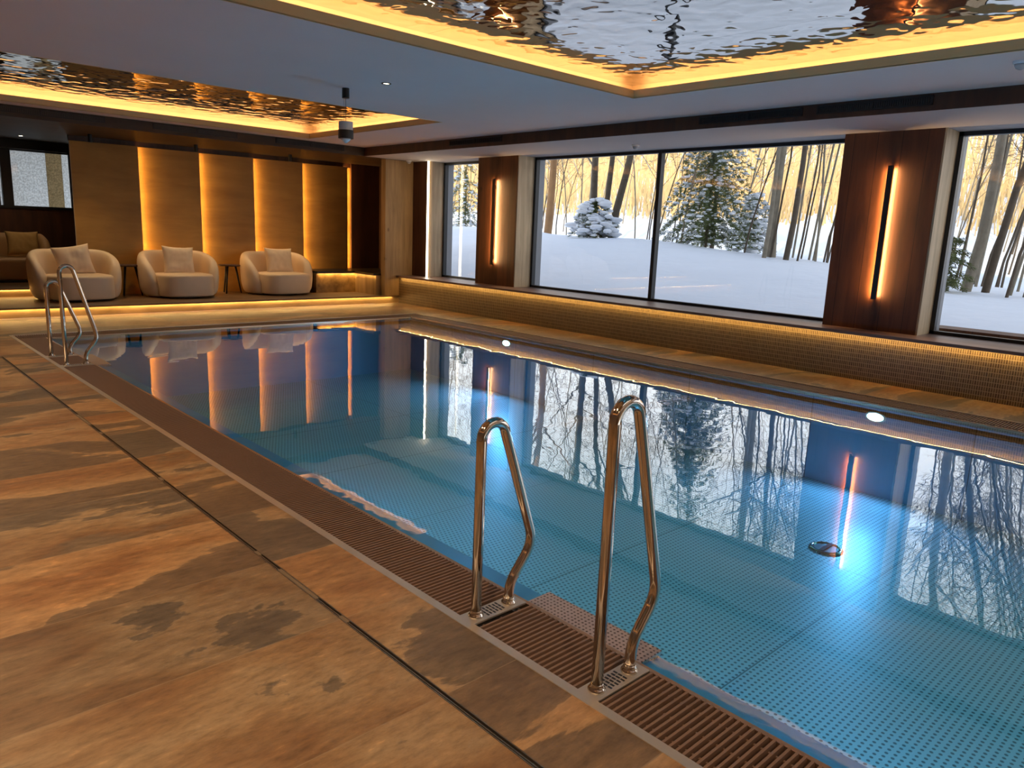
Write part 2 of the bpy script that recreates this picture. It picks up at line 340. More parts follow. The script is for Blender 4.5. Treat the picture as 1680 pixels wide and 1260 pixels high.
def empty(name, loc, rz=0, label=None, cat=None, group=None):
    o = bpy.data.objects.new(name, None); COL.objects.link(o); o.location = loc; o.rotation_euler = (0, 0, rz); o.empty_display_size = .1
    return tag(o, label, cat, group)
def copy_tree(o, parent=None):
    c = o.copy(); COL.objects.link(c); c.parent = parent
    for ch in list(o.children): copy_tree(ch, c)
    return c

# ---------------------------------------------------------------- room shell
GX0 = 1.70; GY1 = 10.82; GX1 = 7.78; SX = (1.360, 1.386)
f = MB()
f.box(-2.5, SX[0], -5, YST + .0, -.12, 0)
f.box(SX[1], GX0, -5, 9.22, -.12, 0); f.box(SX[0], SX[1], 9.22, YST, -.12, 0); f.box(SX[1], GX0, 9.22, YST, -.12, 0)
f.box(GX0, GX1, GY1, YST, -.12, 0); f.box(GX1, XW, -5, YST, -.12, 0)
struct('floor', f, M_SLATE, 'brown and tan slate tile floor around the pool')
struct('trim_1', MB().box(-2.5, XW, YST + .02, YW - .02, 0, ZPL - .025).box(-2.5, 3.3, YW - .02, YB, 0, ZPL - .025), M_SLATE)
PLT = wood('platform_boards', (.10, .055, .025), (.26, .15, .07), (1.0, 8, 8), rough=.4)
struct('trim_2', BX(-2.5, XW, YST - .03, YW - .03, ZPL - .018, ZPL), PLT)
struct('trim_3', BX(-2.5, 3.29, YW - .05, YB, ZPL + .002, ZR - .02), M_SLATE)
struct('trim_4', MB().box(-2.5, 3.29, YW - .08, YW + .17, ZR - .018, ZR).box(-2.5, 4.6, YW + .17, YB, ZR - .018, ZR), PLT)
RISER = wood('riser_slate', (.30, .19, .08), (.52, .36, .18), (2, 6, 6), rough=.4)
struct('trim_5', BX(-2.5, XW, YST + .004, YST + .018, 0, ZPL - .02), RISER)
struct('trim_6', BX(-2.5, 3.29, YW - .056, YW - .051, ZPL, ZR - .02), RISER)

# ceiling with two openings
def slab_with_holes(mb, X0, X1, Y0, Y1, z0, z1, holes):
    ys = sorted([Y0, Y1] + [h[2] for h in holes] + [h[3] for h in holes])
    for a, b in zip(ys[:-1], ys[1:]):
        hs = [h for h in holes if h[2] <= a and h[3] >= b]
        if not hs: mb.box(X0, X1, a, b, z0, z1)
        for h in hs: mb.box(X0, h[0], a, b, z0, z1); mb.box(h[1], X1, a, b, z0, z1)
ce = MB(); slab_with_holes(ce, -2.5, 7.73, -5, 12.40, ZC, ZC + .004, [C1, C2])
struct('ceiling', ce, M_PLASTER, 'grey plaster ceiling with two sunken coves')
struct('trim_7', MB().box(7.73, 9.45, -5, 12.40, ZS, ZS + .05), M_SOFFIT, 'pale soffit over the windows')
struct('trim_8', MB().box(-2.5, 9.45, 12.40, YB + .1, ZS - .002, ZS + .05), M_BROWN, 'dark brown soffit over the lounge')
struct('trim_9', MB().box(7.715, 7.729, -5, 12.40, ZS - .002, ZC), M_DARKWOOD, 'dark fascia above the windows')
struct('trim_10', MB().box(-2.5, 7.715, 12.386, 12.40, ZS - .002, ZC), M_BROWN, 'dark fascia above the lounge')
for i, (x0, x1, y0, y1) in enumerate((C1, C2)):
    r = MB(); t = .012
    r.box(x0 - t, x0, y0 - t, y1 + t, ZC - .003, 2.97); r.box(x1, x1 + t, y0 - t, y1 + t, ZC - .003, 2.97)
    r.box(x0, x1, y0 - t, y0, ZC - .003, 2.97); r.box(x0, x1, y1, y1 + t, ZC - .003, 2.97)
    struct('trim_%d' % (11 + i), r, M_REVEAL, 'bronze coloured reveal around the %s ceiling cove' % ('front', 'rear')[i])
    r = MB(); w = .15
    for a in ((x0 - w, x0 - t, y0 - w, y1 + w), (x1 + t, x1 + w, y0 - w, y1 + w), (x0, x1, y0 - w, y0 - t), (x0, x1, y1 + t, y1 + w)):
        r.box(*a, 2.955, 2.965)
    r.box(x0 - w - .01, x0 - w, y0 - w, y1 + w, 2.955, ZM + .01); r.box(x1 + w, x1 + w + .01, y0 - w, y1 + w, 2.955, ZM + .01)
    r.box(x0 - w, x1 + w, y0 - w - .01, y0 - w, 2.955, ZM + .01); r.box(x0 - w, x1 + w, y1 + w, y1 + w + .01, 2.955, ZM + .01)
    struct('trim_%d' % (13 + i), r, M_COVE)
    o = BX(x0 - w, x1 + w, y0 - w, y1 + w, ZM, ZM + .006).build('ripple_ceiling_panel', M_RIPPLE)
    tag(o, ('rippled mirror metal ceiling panel over the near half of the pool', 'rippled mirror metal ceiling panel nearer the lounge armchairs')[i], 'ceiling panel')
# unseen box added to keep sun off the near snow; unseen room walls
struct('wall_sun_blocker', MB().box(-4, 9.45, -7, 18, 3.08, 9.5), M_WALLU)
struct('wall_left', BX(-2.6, -2.5, -5, YB, -.1, 3.08), M_HIDE)
struct('wall_front', BX(-2.6, 9.4, -5.1, -5, -.1, 3.08), M_HIDE)
# window wall
struct('wall_right', MB().box(XW, XG + .1, -5, 12.47, -.3, .508).box(XG + .0, XG + .1, 12.05, 16.3, .5, 3.08).box(XG, XG + .12, -5, 12.1, ZS + .01, 3.08), M_MOSAIC, 'low finger mosaic wall under the windows')
struct('wall_bench_base', BX(XW + .001, 9.2, 12.471, YW - .03, -.1, ZPL - .001), M_SLATE)
struct('trim_15', BX(XS, XG - .03, -5, 12.46, .512, .545), M_SILL, 'long wooden window sill board')
# pillars with wall lamps between windows
P2 = (2.93, 4.00); P1 = (9.46, 10.50)
def pillar(n, y0, y1, pale):
    struct('wall_pillar_%d' % n, BX(XP, XG + .1, y0 + .02, y1, .545, ZS), M_PILLAR, 'dark plank clad pillar between the windows')
    t = BX(XP + .004, XG + .06, y0, y0 + .02, .545, ZS); struct('trim_%d' % (15 + n), t, M_PALE, 'pale timber side of a window pillar')
pillar(1, *P1, True); pillar(2, *P2, True)
struct('wall_pillar_3', BX(XP, XG + .1, 12.0, 12.47, .545, ZS), M_PILLAR, 'dark plank clad wall piece beside the corner column')
struct('trim_18', BX(XP + .03, XG - .0, 11.985, 12.0, .545, ZS), M_PALE, 'pale timber jamb of the narrow window')
struct('trim_19', BX(8.24, 8.88, 12.47, 12.62, ZPL, ZS), M_COLUMN, 'timber clad corner column')
o = BX(XP - .006, XP + .022, 11.975, 11.998, .546, ZS - .003).build('light_strip', M_LEDW); tag(o, 'thin vertical strip of white light beside the narrow window', 'light strip')
strip('strip_light', (XP - .01, 11.96, .56), (XP - .01, 11.96, ZS - .02), .012, (-.5, -1, 0), 1.2, (1, .84, .58))


# windows
def window(n, y0, y1, mull, label):
    e = empty('window_%d' % n, (XG, (y0 + y1) / 2, .545)); tag(e, label, None, None, 'structure')
    cy = (y0 + y1) / 2; F = MB(); z0, z1 = 0.0, ZS - .545; a, b = y0 - cy, y1 - cy; w = .045
    F.box(-.04, .04, a, b, z0, z0 + w * .8); F.box(-.04, .04, a, b, z1 - w, z1); F.box(-.04, .04, a, a + w, z0, z1); F.box(-.04, .04, b - w, b, z0, z1)
    F.build('frame', M_ANTH, e)
    J = MB().box(.04, .18, b - .03, b, z0, z1).box(.04, .18, a, a + .03, z0, z1).box(.04, .18, a, b, z1 - .02, z1); J.build('outer_jamb', M_GREYFR, e)
    if mull: BX(-.045, .045, mull - cy - .03, mull - cy + .03, z0, z1).build('mullion', M_ANTH, e)
    MB().add([(0, a + .01, z0 + .01), (0, b - .01, z0 + .01), (0, b - .01, z1 - .01), (0, a + .01, z1 - .01)], [(0, 3, 2, 1)]).build('glass', M_GLASS, e)
window(1, P1[1], 11.985, None, 'narrow window at the far end of the pool')
window(2, P2[1], P1[0], 6.86, 'wide two pane window in the middle of the pool wall')
window(3, -4.6, P2[0], None, 'window at the right edge in front of saplings')

# ---------------------------------------------------------------- lounge end
struct('wall_back', MB().box(3.35, 9.4, YW + .09, YW + .16, 0, 3.08).box(-2.5, 2.55, YB, YB + .1, 0, 3.08).box(2.55, 3.95, YB, YB + .1, 0, 1.55).box(2.55, 3.95, YB, YB + .1, 2.60, 3.08)
       .box(3.95, 9.4, YB, YB + .1, 0, 3.08), M_DARKWOOD, 'dark back wall of the lounge')
struct('wall_recess', BX(4.6, 4.65, YW + .16, YB, ZPL, ZS), M_BROWN)
xs = [3.31, 4.32, 5.35, 6.36, 7.37, 8.38]
for i in range(5):
    a, b = xs[i], xs[i + 1]; z0, z1 = ZPL, 2.652
    p = MB(); yl, yr = YW, YW - .10; t = .02
    p.add([(a, yl, z0), (b, yr, z0), (b, yr + t, z0), (a, yl + t, z0), (a, yl, z1), (b, yr, z1), (b, yr + t, z1), (a, yl + t, z1)],
          [(0, 3, 2, 1), (4, 5, 6, 7), (0, 1, 5, 4), (1, 2, 6, 5), (2, 3, 7, 6), (3, 0, 4, 7)])
    q = p.build('wall_panel', M_PANEL); lab = ['golden veneer wall panel beside the sofa recess, leftmost of the five', 'golden veneer wall panel between the leftmost panel and the middle chair',
        'golden veneer wall panel standing between the middle and right armchairs', 'golden veneer wall panel behind the right armchair', 'narrowest looking golden wall panel beside the bright corner strip'][i]
    tag(q, lab, 'wall panel', 'lit veneer panels behind the armchairs')
    if i < 4: strip('panel_light', (b + .006, YW - .072, z0 + .02), (b + .006, YW - .072, z1 - .01), .025, (1, .22, 0), 2.6, AMBER)
BX(3.302, 3.309, YW - .012, YW + .01, ZPL, 2.65).build('edge_highlight', M_PALE)  # pale strip stands in for the bright highlight on the panel edge
tag(bpy.data.objects['edge_highlight'], 'thin pale strip painted as a highlight on the left edge of the panelled wall', 'trim')
struct('trim_20', BX(8.395, 8.52, YW + .02, YW + .04, .56, 2.652), M_PANEL)
strip('panel_light', (8.386, YW - .03, .58), (8.386, YW - .03, 2.64), .03, (.9, .75, 0), 5.0, AMBER)
struct('wall_corner', BX(8.52, 9.3, YW - .02, YW + .09, ZPL, ZS), M_DARKWOOD, 'dark wooden corner behind the bench')
struct('wall_corner_side', BX(9.21, 9.3, 12.62, YW - .02, ZPL, ZS), M_DARKWOOD)
struct('trim_21', BX(3.31, 8.52, YW + .03, YW + .09, 2.652, ZS), M_DARKWOOD)
# bench
be = empty('corner_bench', (7.8, 13.8, ZPL), 0, 'L shaped built-in bench with dark top lit from below in the corner', 'bench')
def rel(mb, o): mb.v = [(x - o.location.x, y - o.location.y, z - o.location.z) for x, y, z in mb.v]; return mb
rel(MB().box(7.26, 8.40, 13.35, YW - .105, .535, .575).box(8.08, 9.2, 12.63, 13.35, .535, .575).box(8.40, 9.2, 13.35, YW - .03, .535, .575), be).build('seat_top', M_BLACK, be)
rel(MB().box(7.26, 8.14, 13.40, YW - .11, ZPL, .533), be).build('front_panel', M_BENCH, be)
rel(MB().box(8.14, 9.15, 12.64, YW - .11, ZPL, .533), be).build('side_panel', M_COLUMN, be)

# recess window with blind
e = empty('window_4', (3.2, YB, 1.59)); tag(e, 'small window with woven blind behind the sofa', None, None, 'structure')
F = MB().box(-.62, .64, -.02, .05, .96, 1.12).box(-.62, .64, -.02, .05, -.05, 0).box(.55, .64, -.02, .05, 0, .96).box(-.62, -.57, -.02, .05, 0, .96).box(-.53, -.37, -.03, .06, 0, .96)
F.build('frame', M_BLACK, e)
MB().add([(-.6, .01, 0), (.6, .01, 0), (.6, .01, .96), (-.6, .01, .96)], [(0, 1, 2, 3)]).build('glass', M_GLASS, e)
MB().box(-.37, .20, .10, .103, -.02, 1.0).box(.46, .56, .10, .103, -.02, 1.0).box(-.6, -.5, .10, .103, -.02, 1.0).build('blind', M_BLIND, e)
BX(.20, .46, .10, .103, -.02, 1.0).build('beige_blind', M_BLINDB, e)
o = BX(1.9, 3.72, YB - .14, YB - .02, 2.575, 2.735).build('blind_box', M_BLACK); tag(o, 'black blind box above the small window behind the sofa', 'blind box')
struct('wall_behind_recess', BX(2.3, 2.32, YB + .1, YB + 2, 0, 3), M_WALLU)

# ventilation grilles
def grille(loc, length, axis, label, group):
    e = empty('ventilation_grille', loc, 0, label, 'vent', group)
    h = .085
    fr = MB()
    if axis == 'x':
        fr.box(0, length, -.012, 0, -h / 2, -h / 2 + .01).box(0, length, -.012, 0, h / 2 - .01, h / 2).box(0, .02, -.012, 0, -h / 2, h / 2).box(length - .02, length, -.012, 0, -h / 2, h / 2).box(length / 2 - .012, length / 2 + .012, -.013, 0, -h / 2, h / 2)
        bk = BX(0, length, -.003, -.0005, -h / 2, h / 2); sl = MB(); k = .03
        while k < length - .03: sl.box(k, k + .004, -.009, -.003, -h / 2 + .014, h / 2 - .014); k += .021
        sl.box(.02, length - .02, -.010, -.008, h / 2 - .022, h / 2 - .017)
    else:
        fr.box(-.012, 0, 0, length, -h / 2, -h / 2 + .01).box(-.012, 0, 0, length, h / 2 - .01, h / 2).box(-.012, 0, 0, .02, -h / 2, h / 2).box(-.012, 0, length - .02, length, -h / 2, h / 2).box(-.013, 0, length / 2 - .012, length / 2 + .012, -h / 2, h / 2)
        bk = BX(-.003, -.0005, 0, length, -h / 2, h / 2); sl = MB(); k = .03
        while k < length - .03: sl.box(-.009, -.003, k, k + .004, -h / 2 + .014, h / 2 - .014); k += .021
    bk.build('duct', M_BLACK, e); fr.build('frame', M_VENT, e); sl.build('slats', M_VENTS if axis == 'x' else M_VENT, e)
G = 'linear ventilation grilles in the lounge fascia'
grille((1.75, 12.385, 2.832), 1.62, 'x', 'long ventilation grille in the fascia at the left edge of the picture', G)
grille((4.03, 12.385, 2.832), 1.30, 'x', 'ventilation grille in the fascia above the middle of the lounge', G)
grille((5.99, 12.385, 2.832), 1.30, 'x', 'ventilation grille in the fascia by the far ceiling corner', G)
G = 'linear ventilation grilles in the window fascia'
grille((7.714, 2.70, 2.83), 1.10, 'y', 'dark ventilation grille in the window fascia, nearer to the camera', G)
grille((7.714, 3.95, 2.83), 1.25, 'y', 'dark ventilation grille in the window fascia above the wide window', G)
grille((7.714, 8.6, 2.83), 1.25, 'y', 'dark ventilation grille in the window fascia near the far corner', G)

# ---------------------------------------------------------------- lamps
def wall_lamp(y, label):
    e = empty('wall_lamp', (XP - .045, y, .90), 0, label, 'wall lamp', 'black bar lamps on the window pillars')
    BX(-.010, .010, -.030, .030, 0, 1.47).build('bar', M_BLACK, e, bevel=.003)
    for z_ in (.1, 1.3): BX(.010, .044, -.012, .012, z_, z_ + .06).build('bracket', M_BLACK, e)
    for s in (-1, 1):
        l = strip('lamp_light', (XP - .030, y + s * .022, .93), (XP - .030, y + s * .022, 2.34), .014, (.62, s * 1, 0), 8.5, (1, .60, .24))
wall_lamp(3.43, 'black vertical bar lamp glowing on the large near pillar')
wall_lamp(10.02, 'black vertical bar lamp glowing on the far pillar beside the narrow window')

def ceiling_spot(x, y, z, label, wt=14, aim=(0, 0, -1)):
    e = empty('ceiling_spotlight', (x, y, z), 0, label, 'spotlight', 'black cylinder spotlights over the lounge')
    MB().lathe([(.032, 0), (.032, -.125), (.026, -.125), (.024, -.11)], n=20).build('housing', M_BLACK, e, smooth=False)
    MB().lathe([(.024, -.1115), (.024, -.113)], n=20).build('lens', M_SPOTG, e.children[0])
    spot('spot_light', (x, y, z - .13), aim, wt, 95, WARM, .02, .8)
ceiling_spot(3.50, 13.72, ZS, 'small black cylinder spotlight over the leftmost veneer panel', 55, (-.1, -.3, -1))
ceiling_spot(5.12, 13.62, ZS, 'small black cylinder spotlight above the middle armchair', 55, (-.05, -.3, -1))
ceiling_spot(6.86, 13.60, ZS, 'small black cylinder spotlight above the right armchair', 55, (0, -.3, -1))
e = empty('recessed_spotlight', (2.85, 15.3, ZS), 0, 'tiny recessed downlight over the sofa recess', 'spotlight')
MB().lathe([(.045, -.002), (.045, -.006), (.03, -.006)], n=20).build('ring', M_BLACK, e); MB().lathe([(.028, -.006), (.028, -.008)], n=20).build('lens', M_SPOTG, e)
spot('spot_light', (2.85, 15.3, ZS - .02), (0, -.1, -1), 18, 120, WARM, .02)
def downlight(x, y, label, watts):
    e = empty('recessed_spotlight', (x, y, ZC), 0, label, 'spotlight')
    MB().lathe([(.05, .0), (.05, -.006), (.034, -.006), (.03, -.001)], n=24).build('ring', M_BLACK, e)
    MB().lathe([(.029, -.001), (.029, -.003)], n=24).build('lens', M_SPOTG, e)
    spot('spot_light', (x, y, ZC - .02), (0, 0, -1), watts, 130, (1, .70, .42), .03, .9)
downlight(4.415, 6.68, 'small recessed downlight in the ceiling between the two coves', 14)

for y_ in (-1.5, 1.0, 3.5, 6.0, 8.8):  # unseen downlights added as warm fill for floor and grating
    downlight(.15 if y_ < 8 else .5, y_, 'added fill downlight over the slate deck, ' + {-1.5: 'behind the camera', 1.0: 'level with the near ladder', 3.5: 'beyond the near ladder', 6.0: 'halfway down the pool', 8.8: 'level with the far ladder'}[y_], 125)
# pendant emergency lamp
e = empty('pendant_lamp', (4.31, 7.28, ZC), 0, 'black and white cylinder pendant hanging from the ceiling on thin wires', 'pendant lamp')
MB().lathe([(.038, 0), (.038, -.10)], n=20).build('ceiling_canopy', M_BLACK, e, smooth=False)
MB().tube([(0, 0, -.10), (0, 0, -.335)], .0022, 6).tube([(-.022, 0, -.10), (-.022, 0, -.335)], .0012, 5).build('suspension_wires', M_BLACK, e)
MB().lathe([(.074, -.335), (.074, -.42)], n=28).build('upper_shade', mat('matt_white_shade', (.5, .47, .45), .5), e)
MB().lathe([(.080, -.42), (.080, -.505)], n=28).build('lower_shade', M_BLACK, e)
MB().lathe([(.055, -.505), (.045, -.52), (.012, -.548), (.0, -.55)], n=24).build('lens_cone', M_GLOSSW, e, smooth=True)

# presence detectors under the soffit
def detector(x, y, z, label):
    e = empty('presence_detector', (x, y, z), 0, label, 'sensor', 'small dome detectors under the ceiling')
    MB().lathe([(.055, 0), (.055, -.014), (.045, -.022)], n=24).build('base', M_GLOSSW, e)
    MB().lathe([(.042, -.022), (.040, -.035), (.030, -.052), (.012, -.062), (.0, -.063)], n=24).build('dome', mat('grey_dome', (.45, .43, .42), .2), e, smooth=True)
detector(8.62, 6.82, ZS, 'small white dome detector above the mullion of the wide window')
detector(8.64, 12.28, ZS, 'small white dome detector above the corner column')
detector(6.78, 1.80, ZC, 'small dome detector on the ceiling at the right edge of the picture')

# ---------------------------------------------------------------- pool
pe = empty('swimming_pool', (4.76, 3.65, 0), 0, 'stainless steel swimming pool with studded floor and level edge', 'swimming pool')
D = -.92
def pool_part(name, mb, m, **k): return rel(mb, pe).build(name, m, pe, **k)
# studded floor with a shallower near shelf, side walls, smooth rim plates
pool_part('pool_floor', MB().box(PX0 - .04, PX1 + .04, PY0 - .04, PY1 + .04, D - .02, D), M_LINER)
pool_part('side_wall', MB().box(PX0 - .04, PX0, PY0, PY1, D, -.05), M_LINERW)
pool_part('side_wall', MB().box(PX1, PX1 + .04, PY0, PY1, D, -.05), M_LINERW)
pool_part('end_wall', MB().box(PX0, PX1, PY1, PY1 + .04, D, -.05), M_LINERW)
pool_part('end_wall', MB().box(PX0, PX1, PY0 - .04, PY0, D, -.05), M_LINERW)
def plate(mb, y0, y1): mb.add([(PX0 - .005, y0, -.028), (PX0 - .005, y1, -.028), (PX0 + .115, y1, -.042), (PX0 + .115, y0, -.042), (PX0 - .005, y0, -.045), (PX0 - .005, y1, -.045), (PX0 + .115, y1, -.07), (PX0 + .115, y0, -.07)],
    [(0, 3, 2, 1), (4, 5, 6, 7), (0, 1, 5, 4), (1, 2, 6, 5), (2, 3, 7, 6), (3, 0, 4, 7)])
M_RIM_BLUELIT = mat('rim_steel_lamp_tint', (.22, .40, .78), .3, .25)  # blue of the pool lamps' light put into the steel's base colour
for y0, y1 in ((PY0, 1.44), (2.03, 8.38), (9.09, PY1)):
    lp = MB(); plate(lp, y0, y1); pool_part('rim_plate', lp, M_RIM_BLUELIT)
def perf_mat():
    m, n, l, b = nt('perforated_step'); tc = n.new('ShaderNodeTexCoord'); b.inputs['Roughness'].default_value = .35; b.inputs['Metallic'].default_value = .7
    v = n.new('ShaderNodeTexVoronoi'); v.inputs['Scale'].default_value = 52; v.inputs['Randomness'].default_value = .15; l.new(tc.outputs['Object'], v.inputs['Vector'])
    r = ramp(n, [(.22, (.16, .10, .08)), (.30, (.70, .56, .50))]); l.new(v.outputs['Distance'], r.inputs[0]); l.new(r.outputs[0], b.inputs['Base Color']); return m
M_PERF = perf_mat()
for y0, y1 in ((1.44, 2.03), (8.38, 9.09)): pool_part('top_step', BX(PX0 - .008, PX0 + .13, y0, y1, -.040, -.0195), M_PERF)
o = BX(PX0 - .022, PX1 + .005, PY0, PY1 + .005, -.0305, -.030)
wm = MB().add([(PX0 - .012, PY0, -.022), (PX1 + .012, PY0, -.022), (PX1 + .012, PY1 + .012, -.022), (PX0 - .012, PY1 + .012, -.022)], [(0, 1, 2, 3)])
o = wm.build('pool_water', M_WATER); tag(o, 'calm clear blue pool water', 'water', None, 'stuff')
# copper coloured lips and steel edge strips
lip = MB().box(PX0 - .030, PX0 - .010, PY0, PY1 + .01, -.06, -.012).box(PX0 - .03, PX1 + .03, PY1 + .010, PY1 + .03, -.06, -.012).box(PX1 + .010, PX1 + .03, PY0, PY1 + .01, -.06, -.012)
o = lip.build('overflow_lip', M_COPPER); tag(o, 'copper coloured overflow lip between the water and the grating', 'pool edge')
ed = MB().box(GX0, GX0 + .038, PY0 - .3, GY1, -.05, .003).box(GX0, GX1, GY1 - .02, GY1, -.05, .003).box(GX1 - .016, GX1, PY0 - .3, GY1, -.05, .003)
o = ed.build('edge_strip', M_STEEL); tag(o, 'brushed steel edging strip between slate tiles and grating', 'pool edge')
gt = MB().box(GX0, PX0 - .0, PY0, PY1, -.12, -.07).box(GX0, GX1, PY1, GY1, -.12, -.07).box(PX1, GX1, PY0, PY1, -.12, -.07)
struct('trim_22', gt, M_GUTTER, 'dark overflow gutter under the grating')

def grate(name, x0, x1, y0, y1, along, pitch, label, skips=()):
    g = MB(); w = pitch * .58
    if along == 'y':
        y = y0
        while y < y1 - w:
            if not any(a < y + w and y < b for a, b in skips):
                zt = -.006; s = w
                g.add([(x0, y, zt - .028), (x1, y, zt - .028), (x1, y + w, zt - .028), (x0, y + w, zt - .028), (x0, y + w * .18, zt), (x1, y + w * .18, zt), (x1, y + w * .82, zt), (x0, y + w * .82, zt)],
                      [(4, 5, 6, 7), (0, 1, 5, 4), (1, 2, 6, 5), (2, 3, 7, 6), (3, 0, 4, 7)])
            y += pitch
        for xx in (x0 + .05, (x0 + x1) / 2, x1 - .05): 
            a = y0
            for s0, s1 in list(skips) + [(y1, y1)]: g.box(xx - .004, xx + .004, a, s0, -.034, -.020); a = s1
    else:
        x = x0
        while x < x1 - w:
            g.add([(x, y0, -.034), (x + w, y0, -.034), (x + w, y1, -.034), (x, y1, -.034), (x + w * .18, y0, -.006), (x + w * .82, y0, -.006), (x + w * .82, y1, -.006), (x + w * .18, y1, -.006)],
                  [(4, 5, 6, 7), (0, 1, 5, 4), (1, 2, 6, 5), (2, 3, 7, 6), (3, 0, 4, 7)]); x += pitch
    return tag(g.build(name, M_SLAT), label, 'grating', 'slatted overflow gratings around the pool')
SK = [(1.375, 1.465), (2.005, 2.095), (8.375, 8.465), (9.005, 9.095)]
grate('overflow_grating', GX0 + .040, PX0 - .033, PY0, PY1 + .02, 'y', .0245, 'brown slatted overflow grating along the left pool edge under the handrails', SK)
grate('overflow_grating', PX1 + .033, GX1 - .018, PY0, PY1 + .02, 'y', .0245, 'brown slatted overflow grating along the window side of the pool')
grate('overflow_grating', GX0 + .04, GX1 - .018, PY1 + .033, GY1 - .022, 'x', .0245, 'brown slatted overflow grating across the lounge end of the pool')

# underwater lamps
def pool_lamp(x, y, z, nx, label, watts, grp='oval underwater lamps in the pool walls'):
    e = empty('underwater_lamp', (x, y, z), 0, label, 'pool lamp', grp); e.scale = (1, 1, .5)  # flattened to an oval: refraction through the water put into the shape
    r = MB(); l_ = MB(); n = 28
    vs = []
    for rr, dx in ((.100, 0), (.100, .012), (.080, .014)):
        vs += [(nx * dx, rr * cos(2 * pi * k / n), rr * sin(2 * pi * k / n)) for k in range(n)]
    r.add(vs, [(i * n + k, i * n + (k + 1) % n, (i + 1) * n + (k + 1) % n, (i + 1) * n + k) for i in range(2) for k in range(n)]); rg = r.build('ring', M_STEEL, e)
    l_.add([(nx * .012, .080 * cos(2 * pi * k / n), .080 * sin(2 * pi * k / n)) for k in range(n)], [tuple(range(n))]); l_.build('lens', M_POOLLAMP, rg)
    spot('pool_light', (x + nx * .05, y, z), (nx, 0, -.30), watts, 160, (.20, .48, 1.0), .06, .5)
for y, w, lb in ((2.72, 85, 'oval white underwater lamp below the large near pillar'), (8.05, 85, 'oval white underwater lamp towards the far end of the window side')):
    pool_lamp(PX1 - .001, y, -.135, -1, lb, w)
pool_lamp(PX0 + .001, 5.05, -.30, 1, 'underwater lamp hidden below the left rim beyond the near handrails', 95, 'underwater lamps below the left rim')
pool_lamp(PX0 + .001, .70, -.30, 1, 'underwater lamp hidden below the left rim in front of the near handrails', 95, 'underwater lamps below the left rim')
# floor inlets
def inlet(px, py, s, label):
    k = (1.5 - D) / 1.5; x, y = px * k, py * k
    e = empty('floor_inlet', (x, y, D), 0, label, 'pool inlet', 'round steel inlets on the pool floor')
    MB().lathe([(s, 0), (s, .012), (s * .8, .02), (s * .75, .008)], n=28).build('flange', M_CHROME, e, smooth=True)
    MB().lathe([(s * .72, .009), (s * .70, .011)], n=24).build('slot_plate', M_BLACK, e)
    MB().box(-s * .75, s * .75, -s * .12, s * .12, .012, .022).build('crossbar', M_CHROME, e)
inlet(3.582, 1.453, .13, 'round steel inlet on the pool floor below the large near pillar')
inlet(5.20, 7.65, .10, 'dark round inlet on the pool floor near the far end')

# ---------------------------------------------------------------- slot drain in the floor
sd = empty('slot_drain', (1.373, 5, 0), 0, 'narrow steel slot drain running through the slate floor', 'drain')
segs = [(9.22, 7.78), (7.74, 6.50), (6.46, 6.26), (5.90, 5.66), (5.60, 4.44), (4.38, 3.14), (3.09, 2.90), (2.56, 2.38), (2.32, 1.14), (1.10, -.1), (-.14, -1.3)]
fr = MB(); dk = MB()
fr.box(SX[0], SX[0] + .0045, -5, 9.22, -.03, .0015).box(SX[1] - .0045, SX[1], -5, 9.22, -.03, .0015).box(SX[0] + .0045, SX[1] - .0045, -5, 9.22, -.04, -.014)
prev = 9.22
covs = []
for a, b in segs:
    fr.box(1.3705, 1.3755, b, a, -.02, -.002)
    if prev - a > .001: covs.append(BX(SX[0] + .0045, SX[1] - .0045, a, prev, -.02, -.001))
    prev = b
rel(fr, sd).build('channel', mat('drain_steel', (.34, .27, .20), .35, .9), sd)
M_COV = mat('drain_cover', (.33, .24, .15), .5, .5)
for c_ in covs: rel(c_, sd).build('cover_plate', M_COV, sd)
BXd = rel(MB().box(SX[0] + .0045, SX[1] - .0045, -5, 9.22, -.0139, -.0135), sd).build('dark_gap', M_BLACK, sd)

